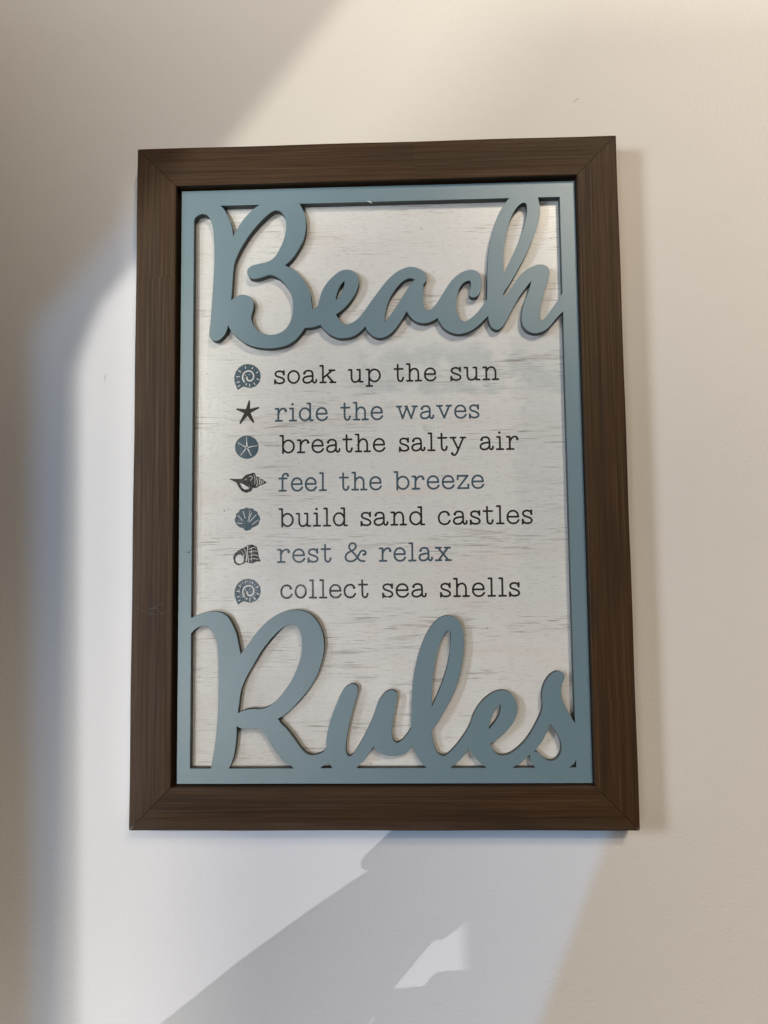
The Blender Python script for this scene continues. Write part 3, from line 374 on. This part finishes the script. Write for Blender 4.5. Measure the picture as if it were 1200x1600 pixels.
def march(D, x0, y0, h):
    """filled region D < 0 as (verts, faces)"""
    ny, nx = D.shape; V = []; F = []; ids = {}
    def vid(key, p):
        if key not in ids: ids[key] = len(V); V.append(p)
        return ids[key]
    inside = D < 0
    any_ = inside[:-1, :-1] | inside[1:, :-1] | inside[:-1, 1:] | inside[1:, 1:]
    for j, i in zip(*np.nonzero(any_)):
        cs = [(i, j), (i+1, j), (i+1, j+1), (i, j+1)]; poly = []
        for q in range(4):
            a, b = cs[q], cs[(q+1) % 4]
            da, db = D[a[1], a[0]], D[b[1], b[0]]
            if da < 0: poly.append(vid(a, (x0+a[0]*h, y0+a[1]*h)))
            if (da < 0) != (db < 0):
                t = da/(da-db); key = (min(a, b), max(a, b))
                poly.append(vid(key, (x0+(a[0]+(b[0]-a[0])*t)*h, y0+(a[1]+(b[1]-a[1])*t)*h)))
        if len(poly) > 2: F.append(tuple(poly))
    return V, F
def smooth(pts, k=6):
    """open Catmull-Rom through the points"""
    if len(pts) < 3: return [tuple(p) for p in pts]
    out = []
    for i in range(len(pts)-1):
        p0 = pts[i-1] if i else pts[0]; p1, p2 = pts[i], pts[i+1]; p3 = pts[i+2] if i+2 < len(pts) else p2
        for j in range(k):
            t = j/k
            out.append(tuple(.5*((2*b) + (c-a)*t + (2*a-5*b+4*c-d)*t*t + (3*b-a-3*c+d)*t**3) for a, b, c, d in zip(p0, p1, p2, p3)))
    return out + [tuple(pts[-1])]
def ell(cx, cy, rx, ry): return [(cx+rx*math.cos(t*math.pi/18), cy+ry*math.sin(t*math.pi/18)) for t in range(37)]
SL = lambda *p: list(p)
C = lambda *p: smooth(list(p))
xt, at_, bl = .935, 1.275, .062
# typewriter slab letters, x-height 1: each a list of (path, radius)
def GL(*paths): return [(p, .070) for p in paths]
def ball(x, y, r=.1): return ([(x, y)], r)
GLY = {
 's': GL(C((.70,.72),(.62,.87),(.40,.94),(.17,.87),(.11,.72),(.2,.58),(.42,.5),(.64,.4),(.73,.25),(.65,.11),(.4,.05),(.17,.12),(.08,.28)), SL((.71,.95),(.71,.68)), SL((.075,.30),(.075,.03))),
 'o': GL(ell(.46,.5,.39,.44)),
 'a': GL(C((.15,.76),(.25,.89),(.47,.94),(.68,.87),(.75,.68),(.755,.4),(.76,.2),(.83,.075),(.93,.065),(1.0,.14),(1.01,.26)), C((.75,.55),(.45,.53),(.18,.45),(.08,.27),(.18,.1),(.4,.055),(.62,.13),(.755,.3))) + [ball(.165,.75)],
 'k': GL(SL((.25,.06),(.25,at_)), SL((.06,at_),(.25,at_)), SL((.06,bl),(.46,bl)), SL((.92,xt),(.25,.38)), SL((.70,xt),(1.08,xt)), SL((.52,.62),(.97,bl)), SL((.76,bl),(1.13,bl))),
 'e': GL(SL((.08,.52),(.84,.52)), C((.84,.52),(.80,.74),(.66,.89),(.46,.94),(.26,.88),(.11,.7),(.07,.5),(.11,.28),(.26,.11),(.48,.05),(.72,.11),(.87,.28))),
 'u': GL(SL((.05,xt),(.25,xt)), C((.25,xt),(.25,.6),(.26,.28),(.36,.1),(.55,.05),(.76,.13),(.88,.32)), SL((.88,xt),(.88,bl)), SL((.68,xt),(.88,xt)), SL((.88,bl),(1.09,bl))),
 'p': GL(SL((.25,xt),(.25,-.26)), SL((.05,xt),(.25,xt)), SL((.05,-.26),(.48,-.26)), ell(.66,.5,.41,.44)),
 'b': GL(SL((.25,.03),(.25,at_)), SL((.05,at_),(.25,at_)), ell(.66,.5,.41,.44)),
 'd': GL(SL((.87,bl),(.87,at_)), SL((.66,at_),(.87,at_)), SL((.87,bl),(1.08,bl)), ell(.47,.5,.40,.44)),
 't': GL(C((.28,1.24),(.28,.9),(.28,.4),(.31,.16),(.45,.05),(.6,.1),(.68,.3)), SL((.03,xt),(.64,xt))),
 'h': GL(SL((.25,bl),(.25,at_)), SL((.05,at_),(.25,at_)), SL((.05,bl),(.46,bl)), C((.25,.62),(.38,.85),(.6,.94),(.8,.86),(.89,.62),(.89,.3),(.89,bl)), SL((.69,bl),(1.1,bl))),
 'n': GL(SL((.25,bl),(.25,xt)), SL((.05,xt),(.25,xt)), SL((.05,bl),(.46,bl)), C((.25,.62),(.38,.85),(.6,.94),(.8,.86),(.89,.62),(.89,.3),(.89,bl)), SL((.69,bl),(1.1,bl))),
 'r': GL(SL((.26,bl),(.26,xt)), SL((.05,xt),(.26,xt)), SL((.05,bl),(.54,bl)), C((.26,.52),(.36,.78),(.56,.93),(.76,.92),(.85,.78))) + [ball(.83,.77)],
 'i': GL(SL((.30,bl),(.30,xt)), SL((.09,xt),(.30,xt)), SL((.06,bl),(.54,bl))) + [ball(.27,1.25,.095)],
 'l': GL(SL((.30,bl),(.30,at_)), SL((.09,at_),(.30,at_)), SL((.06,bl),(.54,bl))),
 'w': GL(SL((.17,xt),(.46,.08)), SL((.46,.08),(.78,.90)), SL((.78,.90),(1.10,.08)), SL((1.10,.08),(1.39,xt)), SL((.03,xt),(.36,xt)), SL((1.20,xt),(1.53,xt)), SL((.66,xt),(.80,xt))),
 'v': GL(SL((.2,xt),(.58,.08)), SL((.58,.08),(.96,xt)), SL((.05,xt),(.42,xt)), SL((.76,xt),(1.11,xt))),
 'y': GL(SL((.2,xt),(.62,.10)), C((1.02,xt),(.62,.10),(.50,-.16),(.34,-.31),(.16,-.25)), SL((.05,xt),(.42,xt)), SL((.82,xt),(1.17,xt))) + [ball(.15,-.19,.095)],
 'f': GL(C((.3,bl),(.3,.5),(.3,.95),(.36,1.18),(.52,1.28),(.68,1.24),(.73,1.12)), SL((.04,xt),(.62,xt)), SL((.06,bl),(.56,bl))) + [ball(.72,1.13,.09)],
 'z': GL(SL((.10,xt),(.82,xt)), SL((.82,xt),(.11,bl)), SL((.11,bl),(.86,bl)), SL((.10,xt),(.10,.70)), SL((.86,bl),(.86,.31))),
 'c': GL(C((.79,.72),(.70,.88),(.48,.94),(.24,.86),(.1,.66),(.07,.46),(.13,.24),(.28,.1),(.5,.05),(.73,.12),(.86,.30))) + [ball(.78,.73)],
 'x': GL(SL((.22,xt),(.98,bl)), SL((.95,xt),(.25,bl)), SL((.05,xt),(.43,xt)), SL((.74,xt),(1.11,xt)), SL((.05,bl),(.45,bl)), SL((.78,bl),(1.17,bl))),
 '&': GL(C((1.42,.065),(1.22,.07),(1.05,.16),(.74,.54),(.44,.84),(.33,1.06),(.40,1.26),(.58,1.33),(.76,1.26),(.81,1.08),(.70,.90),(.45,.76),(.2,.62),(.07,.38),(.15,.14),(.4,.05),(.68,.11),(.90,.30),(1.04,.55),(1.17,.74),(1.36,.80),(1.50,.70),(1.48,.54),(1.36,.50))) + [ball(1.37,.53,.085)],
}
BND = {}
for g, st in GLY.items():
    BND[g] = (min(min(p[0] for p in q)-r for q, r in st), max(max(p[0] for p in q)+r for q, r in st))
XH = 14.6
GAP = .145
def rough_edge(X, Y, seed, amp):
    return amp*(np.sin(X*2.3+seed)*np.sin(Y*1.9+seed*1.7) + .7*np.sin(X*5.1-Y*4.3+seed*2.1))
line_objs = []
for li, (col, base, words) in enumerate(TEXT):
    V = []; F = []
    for wd, x0, x1 in words:
        nat = sum(BND[c][1]-BND[c][0] for c in wd) * XH
        gap = GAP*XH*(len(wd)-1)
        k = (x1-x0) / (nat+gap)
        x = x0
        for ci, ch in enumerate(wd):
            lo, hi = BND[ch]
            h = .26
            ww = (hi-lo)*XH*k
            xs = np.arange(x-1, x+ww+1, h); ys = np.arange(base-.42*XH, base+1.5*XH, h)
            Xg, Yg = np.meshgrid(xs, ys)
            d = np.full(Xg.shape, 1e9)
            for pth, r in GLY[ch]:
                q = [(x+(px-lo)*XH*k, base+py*XH) for px, py in pth]
                d = np.minimum(d, path_d(Xg, Yg, q, r*XH))
            d = d + rough_edge(Xg, Yg, li*3+ci, .07)
            v, f = march(d, xs[0], ys[0], h)
            b = len(V)
            V += [(p/1000, BY-.00008, z/1000) for p, z in v]; F += [tuple(b+i for i in q) for q in f]
            x += ww + GAP*XH*k
    o = link('lettering', mesh('lettering', V, F), INK[col], board)
    o['label'] = ('charcoal' if col == 'charcoal' else 'slate blue') + ' printed line reading ' + ' '.join(q[0] for q in words)
for ii, (col, ic) in enumerate(ICONS):
    allp = ic['out'] or [p for a in ic['arms'] for p in a]
    xs = np.arange(min(p[0] for p in allp)-3, max(p[0] for p in allp)+3, .24); ys = np.arange(min(p[1] for p in allp)-3, max(p[1] for p in allp)+3, .24)
    Xg, Yg = np.meshgrid(xs, ys)
    if ic['out']:
        d = poly_d(Xg, Yg, [tuple(p) for p in ic['out']]) - .35
    else:
        d = np.full(Xg.shape, 1e9)
        for a, b in ic['arms']:
            m = (a[0]+(b[0]-a[0])*.55, a[1]+(b[1]-a[1])*.55)
            d = np.minimum(d, seg_d(Xg, Yg, a, m, 2.6, 1.75)); d = np.minimum(d, seg_d(Xg, Yg, m, b, 1.75, .95))
    for hpts in ic['holes']: d = np.maximum(d, -poly_d(Xg, Yg, [tuple(p) for p in hpts]))
    for pts, wdt in ic['cuts']: d = np.maximum(d, -path_d(Xg, Yg, smooth([tuple(p) for p in pts]), wdt))
    d = d + rough_edge(Xg, Yg, ii*5, .05)
    v, f = march(d, xs[0], ys[0], .24)
    o = link(ic['name'], mesh(ic['name'], [(p/1000, BY-.00008, z/1000) for p, z in v], f), INK[col], board)

# ---- small marks of wear
def strands(name, lines, r, mat, parent):
    v = []; f = []
    for pts in lines:
        P = [Vector(p) for p in pts]; b = len(v)
        for i, p in enumerate(P):
            d = (P[min(i+1, len(P)-1)] - P[max(i-1, 0)]).normalized()
            n = Vector((-d.z, 0, d.x)); rr = r*(.45 if i in (0, len(P)-1) else 1)
            v += [p + n*rr, p + Vector((0, -rr*.6, 0)), p - n*rr, p + Vector((0, rr*.6, 0))]
        for i in range(len(P)-1):
            f += [(b+4*i+j, b+4*i+(j+1) % 4, b+4*i+4+(j+1) % 4, b+4*i+4+j) for j in range(4)]
        f += [(b, b+1, b+2, b+3), (b+4*len(P)-1, b+4*len(P)-2, b+4*len(P)-3, b+4*len(P)-4)]
    me = mesh(name, [tuple(p) for p in v], f)
    return link(name, me, mat, parent)
strands('cobweb', [[(-0.24969, -0.00012, -0.12585), (-0.24515, -0.00012, -0.13031), (-0.23972, -0.00012, -0.13432), (-0.23342, -0.00012, -0.13658), (-0.22714, -0.00012, -0.13752), (-0.22176, -0.00012, -0.13801), (-0.2164, -0.00012, -0.13718), (-0.21286, -0.00012, -0.13343), (-0.20929, -0.00012, -0.13285)], [(-0.23526, -0.00012, -0.1326), (-0.23078, -0.00012, -0.13221), (-0.22542, -0.00012, -0.13049), (-0.22186, -0.00012, -0.12859), (-0.21652, -0.00012, -0.12529)], [(-0.22723, -0.00012, -0.1296), (-0.22451, -0.00012, -0.13226), (-0.22089, -0.00012, -0.13582), (-0.21685, -0.00012, -0.13762), (-0.21502, -0.00012, -0.14115)], [(-0.22587, -0.00012, -0.13093), (-0.22897, -0.00012, -0.13398), (-0.23091, -0.00012, -0.13661), (-0.23113, -0.00012, -0.14056)], [(-0.23328, -0.00012, -0.13306), (-0.22899, -0.00012, -0.13205), (-0.22632, -0.00012, -0.13093)], [(-0.23204, -0.00012, -0.13924), (-0.23027, -0.00012, -0.13749)]], .00022, m_plain('web_grey', (0.10, 0.085, 0.075), .9), sign)['label'] = 'wisp of grey cobweb stuck across the left side of the frame'
strands('paint_chip', [[(-0.00847, 0.00788, 0.28983), (-0.00675, 0.00788, 0.28979), (-0.00528, 0.00788, 0.28911), (-0.00357, 0.00788, 0.28741)]], .0006, m_plain('bare_white', (0.75, 0.73, 0.70), .7), sign)['label'] = 'white chip on the edge of the top blue border'
strands('dark_speck', [[(-0.19617, 0.00788, -0.07514), (-0.19508, 0.00788, -0.07597), (-0.19435, 0.00788, -0.07579), (-0.19309, 0.00788, -0.07455)]], .0004, m_plain('speck_black', (0.012, 0.014, 0.016), .7), sign)
strands('pale_speck', [[(-0.20284, 0.00788, -0.09095), (-0.20247, 0.00788, -0.09185), (-0.20291, 0.00788, -0.09363), (-0.20263, 0.00788, -0.09435)]], .0005, m_plain('speck_pale', (0.30, 0.40, 0.45), .7), sign)
PENCIL = m_plain('pencil_grey', (0.20, 0.19, 0.18), .7)
strands('faint_scribble', [[(0.04656, 0.01688, 0.05401), (0.04785, 0.01688, 0.04813), (0.04992, 0.01688, 0.04879), (0.04927, 0.01688, 0.05089), (0.04762, 0.01688, 0.0512), (0.04901, 0.01688, 0.05229), (0.04821, 0.01688, 0.05398)], [(0.05091, 0.01688, 0.05017), (0.05177, 0.01688, 0.05252), (0.05256, 0.01688, 0.05014), (0.05369, 0.01688, 0.05221), (0.05476, 0.01688, 0.04968), (0.05616, 0.01688, 0.05147)], [(0.05725, 0.01688, 0.05075), (0.0582, 0.01688, 0.04962), (0.05891, 0.01688, 0.051)], [(0.06097, 0.01688, 0.05069), (0.06195, 0.01688, 0.05179), (0.06303, 0.01688, 0.05065), (0.06191, 0.01688, 0.04928), (0.06097, 0.01688, 0.05069)], [(0.04716, 0.01688, 0.04814), (0.05197, 0.01688, 0.04778), (0.05749, 0.01688, 0.04824)]], .00014, PENCIL, board)
strands('faint_scribble', [[(0.02973, 0.01688, 0.26073), (0.03094, 0.01688, 0.25878), (0.03183, 0.01688, 0.26067), (0.0328, 0.01688, 0.25911)], [(0.03406, 0.01688, 0.26087), (0.03441, 0.01688, 0.25869), (0.03567, 0.01688, 0.26057), (0.03614, 0.01688, 0.25865)], [(0.03715, 0.01688, 0.26053), (0.03774, 0.01688, 0.2586), (0.03901, 0.01688, 0.26074), (0.0396, 0.01688, 0.25894), (0.04061, 0.01688, 0.26044)]], .00014, PENCIL, board)
SCUFF = m_plain('scuff_grey', (0.36, 0.32, 0.28), .8)
strands('scuff_mark', [[(0.21502, 0.02985, 0.40581), (0.21785, 0.02985, 0.40861), (0.21992, 0.02985, 0.40926)]], .0003, SCUFF, bw)
strands('scuff_mark', [[(-0.29173, 0.02985, 0.11738), (-0.29305, 0.02985, 0.11322), (-0.29368, 0.02985, 0.10905)]], .0003, SCUFF, bw)
